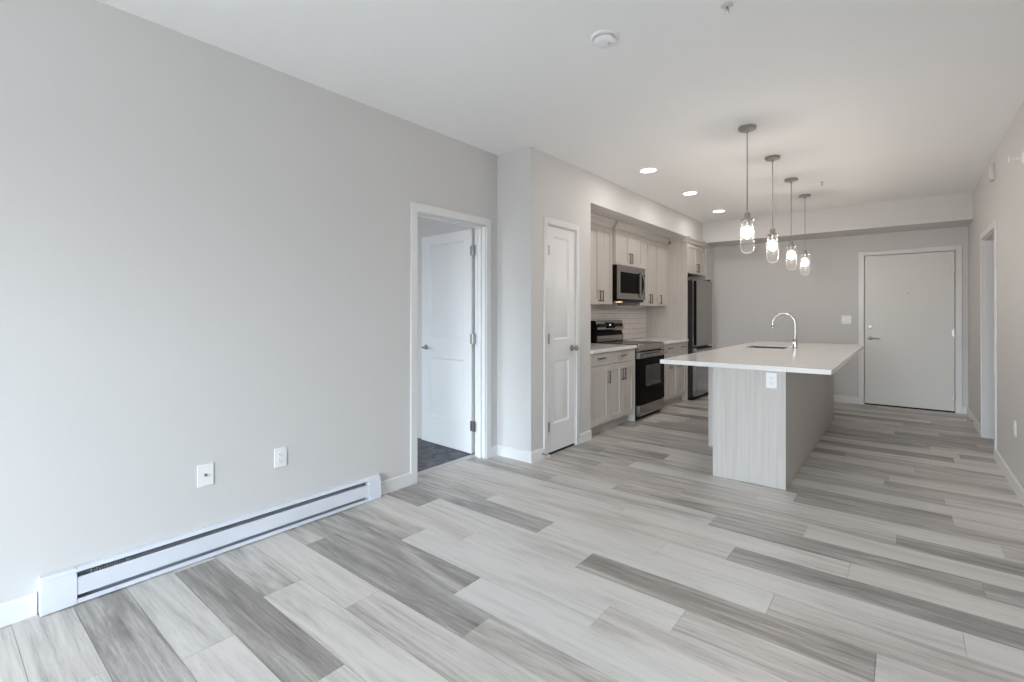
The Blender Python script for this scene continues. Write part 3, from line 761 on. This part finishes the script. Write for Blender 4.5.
# ------------------------------------------------------------------ refrigerator
FY0, FY1, FX = 7.262, 8.02, -2.395
t = thing('refrigerator', 'stainless steel bottom-freezer refrigerator under the end cabinet', 'refrigerator', (-2.75, (FY0+FY1)/2, 0))
obj('body', MB().box(XB+.03, FX-.065, FY0, FY1, .03, 1.785), M_DKGREY, t, .004)
obj('base_grille', MB().box(XB+.06, FX-.05, FY0+.01, FY1-.01, 0, .055), M_BLACK, t)
for (a, b, nm) in ((.80, 1.80, 'fridge_door'), (.06, .775, 'freezer_drawer')):
    dd = obj(nm, MB().box(FX-.058, FX, FY0, FY1, a, b), M_STEEL, t, .006)
    if nm == 'fridge_door':
        obj('pocket_handle', MB().box(FX-.040, FX+.0012, FY0-.001, FY0+.012, a+.02, b-.02), M_BLACK, dd)
    else:
        obj('pocket_handle', MB().box(FX-.040, FX+.0012, FY0+.02, FY1-.02, b-.022, b+.001), M_BLACK, dd)
obj('hinge_cover', MB().box(FX-.12, FX-.02, FY1-.09, FY1-.01, 1.80, 1.825), M_DKGREY, t, .004)

# ------------------------------------------------------------------ island
IX0, IX1, IY0, IY1 = -1.19, -.677, 4.0, 7.04
t = thing('kitchen_island', 'long kitchen island base with pale grey wood end panel', 'kitchen island', (-1.0, 5.5, 0))
obj('end_panel', MB().box(IX0, IX1, IY0, IY0+.022, 0, .864), M_CAB, t, .001)
obj('back_panel', MB().box(IX1-.018, IX1-.001, IY0+.022, IY1, 0, .864), M_CAB, t)
obj('leg_support', MB().box(IX0+.001, IX0+.02, IY0+.022, 4.87, 0, .864), M_CAB, t)
obj('cabinet_gable', MB().box(-1.49, IX1-.018, 4.87, 4.89, 0, .864), M_CAB, t)
obj('cabinet_gable', MB().box(-1.49, IX1-.018, IY1-.02, IY1, 0, .864), M_CAB, t)
obj('cabinet_body', MB().box(-1.47, IX1-.018, 4.89, IY1-.02, .105, .69), M_CAB, t)
obj('toe_kick', MB().box(-1.415, -1.40, 4.89, IY1-.02, 0, .105), M_CAB, t)
MXn = Matrix(((0, -1, 0, 0), (1, 0, 0, 0), (0, 0, 1, 0), (0, 0, 0, 1)))
for k in range(4):
    a = 4.89+k*.5325
    dd = obj('door', MB(MXn).panelled(a+.002, a+.5305, .108, .86, 1.47, 1.489, [(a+.064, a+.4685, .17, .798)], SHK), M_CAB, t)
    p = MB(); yp = a+(.50 if k % 2 == 0 else .032); p.box(-1.523, -1.515, yp-.005, yp+.005, .60, .735)
    for zz in (.612, .723): p.box(-1.519, -1.489, yp-.004, yp+.004, zz-.004, zz+.004)
    obj('door_pull', p, M_PULL, dd)
SX0, SX1, SY0, SY1 = -1.44, -1.04, 6.02, 6.52
mb = MB().slab_hole(-1.615, -.395, 3.975, 7.47, .886, .901, SX0, SX1, SY0, SY1)
mb.slab_hole(-1.615, -.395, 3.975, 7.47, .866, .886, -1.575, -.435, 4.015, 7.43)
tag(obj('island_countertop', mb, M_QUARTZ, bevel=.002),
    'large white quartz slab on top of the kitchen island', 'countertop')
t = thing('sink', 'undermount stainless sink sunk into the island countertop', 'sink', ((SX0+SX1)/2, (SY0+SY1)/2, .70))
w = .012; mb = MB(); zb = .70; e = .0
mb.box(SX0-w, SX1+w, SY0-w, SY1+w, zb, zb+.004)
mb.box(SX0-w, SX0-.002, SY0-w, SY1+w, zb, .8855); mb.box(SX1+.002, SX1+w, SY0-w, SY1+w, zb, .8855)
mb.box(SX0, SX1, SY0-w, SY0-.002, zb, .8855); mb.box(SX0, SX1, SY1+.002, SY1+w, zb, .8855)
obj('basin', mb, mat('sink_steel', (.09, .08, .07), .6, .3), t)
obj('drain', MB().lathe([(.045, 0), (.045, .003), (.03, .003), (.028, .001)], ((SX0+SX1)/2, (SY0+SY1)/2, zb+.004), 24), M_CHROME, t)
# faucet
FXc, FYc = -.952, 6.17
t = thing('kitchen_faucet', 'tall chrome gooseneck faucet standing on the island countertop', 'faucet', (FXc, FYc, .901))
obj('base', MB().lathe([(.028, 0), (.028, .006), (.022, .012), (.021, .105), (.018, .115), (.014, .118)], (FXc, FYc, .901), 24), M_CHROME, t)
R_ = .113; zc = 1.30-R_-.012
pts = [(FXc, FYc, 1.0), (FXc, FYc, 1.06), (FXc, FYc, 1.12)]+[(FXc-R_+R_*math.cos(PI*i/14*1.04), FYc, zc+R_*math.sin(PI*i/14*1.04)) for i in range(15)]
obj('spout', MB().tube(pts, .0125, 14), M_CHROME, t)
e0 = Vector(pts[-1]); e1 = e0+(Vector(pts[-1])-Vector(pts[-2])).normalized()*.032
obj('spray_head', MB().tube([e0, e0+(e1-e0)*.2, e1], [.013, .0155, .0165], 14), M_CHROME, t)
lv = MB(); lv.cyl((FXc, FYc-.05, .965), .013, .032, 'y', 14); lv.tube([(FXc, FYc-.045, .965), (FXc+.01, FYc-.062, .985), (FXc+.02, FYc-.075, 1.03)], [.007, .006, .005], 10)
obj('lever', lv, M_CHROME, t)

# ------------------------------------------------------------------ pendants
def make_pendant(loc, label):
    x, y, z = loc
    t = thing('pendant_light', label, 'pendant light', loc, 'pendant lights over the island')
    obj('canopy', MB().lathe([(.062, 0), (.064, -.004), (.064, -.018), (.058, -.024), (.012, -.026), (.010, -.045), (.005, -.05)], loc, 32), M_NICKEL, t)
    obj('rod', MB().cyl((x, y, 2.05), .0048, z-2.05-.04, n=12), M_NICKEL, t)
    obj('socket', MB().lathe([(.006, 2.075-z), (.019, 2.070-z), (.020, 2.03-z), (.030, 2.022-z), (.041, 2.020-z), (.041, 2.008-z), (.022, 2.006-z), (.018, 1.965-z), (.015, 1.96-z)], loc, 24), M_NICKEL, t)
    for dx in (.038, -.052): obj('thumbscrew', MB().cyl((x+dx, y, 2.014), .005, .014, 'x', 10), M_NICKEL, t)
    pr = [(.040, 2.006), (.040, 1.985), (.041, 1.965), (.045, 1.93), (.049, 1.88), (.050, 1.82), (.0475, 1.79), (.038, 1.768), (.020, 1.757), (.003, 1.755)]
    obj('glass_shade', MB().lathe([(r, h-z) for r, h in pr], loc, 32, close=False), M_GLASS, t)
    pb = [(.012, 1.965), (.017, 1.952), (.027, 1.932), (.030, 1.912), (.027, 1.892), (.015, 1.876), (.001, 1.872)]
    obj('bulb', MB().lathe([(r, h-z) for r, h in pb], loc, 20), M_BULB, t)
    return t
pl = make_pendant((-.951, 4.06, CEIL), 'glass pendant light nearest the camera, hanging highest and largest in photo')
dup(pl, (-.951, 4.985, CEIL), 'second glass pendant light from the camera along the island')
dup(pl, (-.951, 5.925, CEIL), 'third glass pendant light from the camera along the island')
dup(pl, (-.951, 6.84, CEIL), 'farthest glass pendant light, at the entry end of the island')

# recessed lights
def make_down(loc, label):
    t = thing('recessed_light', label, 'ceiling light', loc, 'recessed lights along the kitchen')
    obj('trim_ring', MB().lathe([(.092, 0), (.092, -.004), (.082, -.007), (.076, -.006), (.076, 0)], loc, 36, close=False), M_WHITE, t)
    obj('diffuser', MB().lathe([(.077, -.001), (.077, -.005), (.001, -.0055)], loc, 36), M_LED, t)
    l = lamp_area('downlight', (0, 0, -.0075), .14, 3.6, (1.0, .95, .89), t)
    return t
dl = make_down((-2.01, 4.65, CEIL), 'lit round recessed ceiling light nearest the camera')
dup(dl, (-2.004, 5.85, CEIL), 'middle lit round recessed ceiling light, above the stove aisle')
dup(dl, (-2.04, 7.13, CEIL), 'farthest lit round recessed ceiling light, nearest the refrigerator')

# smoke detector, sprinklers
t = thing('smoke_detector', 'round white smoke detector on the living room ceiling', 'smoke detector', (-1.22, 2.27, CEIL))
L0 = (-1.22, 2.27, CEIL)
obj('mounting_base', MB().lathe([(.074, 0), (.074, -.007), (.069, -.011)], L0, 36), M_WHITE, t)
obj('vent_gap', MB().lathe([(.050, -.011), (.050, -.020)], L0, 36), M_FIN, t)
obj('cover', MB().lathe([(.052, -.018), (.056, -.019), (.056, -.024), (.047, -.031), (.03, -.034), (.001, -.035)], L0, 36), M_WHITE, t)
obj('test_button', MB().lathe([(.008, -.030), (.008, -.037), (.001, -.0375)], (L0[0]+.02, L0[1]+.01, CEIL), 16), mat('button_grey', (.5, .5, .5), .5), t)
def sprinkler(loc, label):
    t = thing('ceiling_sprinkler', label, 'sprinkler', loc, 'ceiling fire sprinklers')
    obj('escutcheon', MB().lathe([(.028, 0), (.028, -.003), (.019, -.008), (.012, -.009)], loc, 28), mat('sprinkler_white', (.6, .6, .6), .4), t)
    h = MB(); h.cyl((loc[0], loc[1], loc[2]-.018), .006, .012, n=12)
    for s in (-1, 1): h.tube([(loc[0]+s*.005, loc[1], loc[2]-.017), (loc[0]+s*.008, loc[1], loc[2]-.026), (loc[0]+s*.002, loc[1], loc[2]-.034)], .0015, 8)
    h.cyl((loc[0], loc[1], loc[2]-.036), .002, .02, n=8)
    h.lathe([(.010, 0), (.010, .0015)], (loc[0], loc[1], loc[2]-.038), 16)
    obj('sprinkler_head', h, M_NICKEL, t)
sprinkler((-.648, 2.394, CEIL), 'ceiling fire sprinkler near the top edge, over the living area')
sprinkler((-.711, 6.276, CEIL), 'ceiling fire sprinkler beyond the pendants, over the island end')

for o in S.objects:
    if '_o' in o: del o['_o']
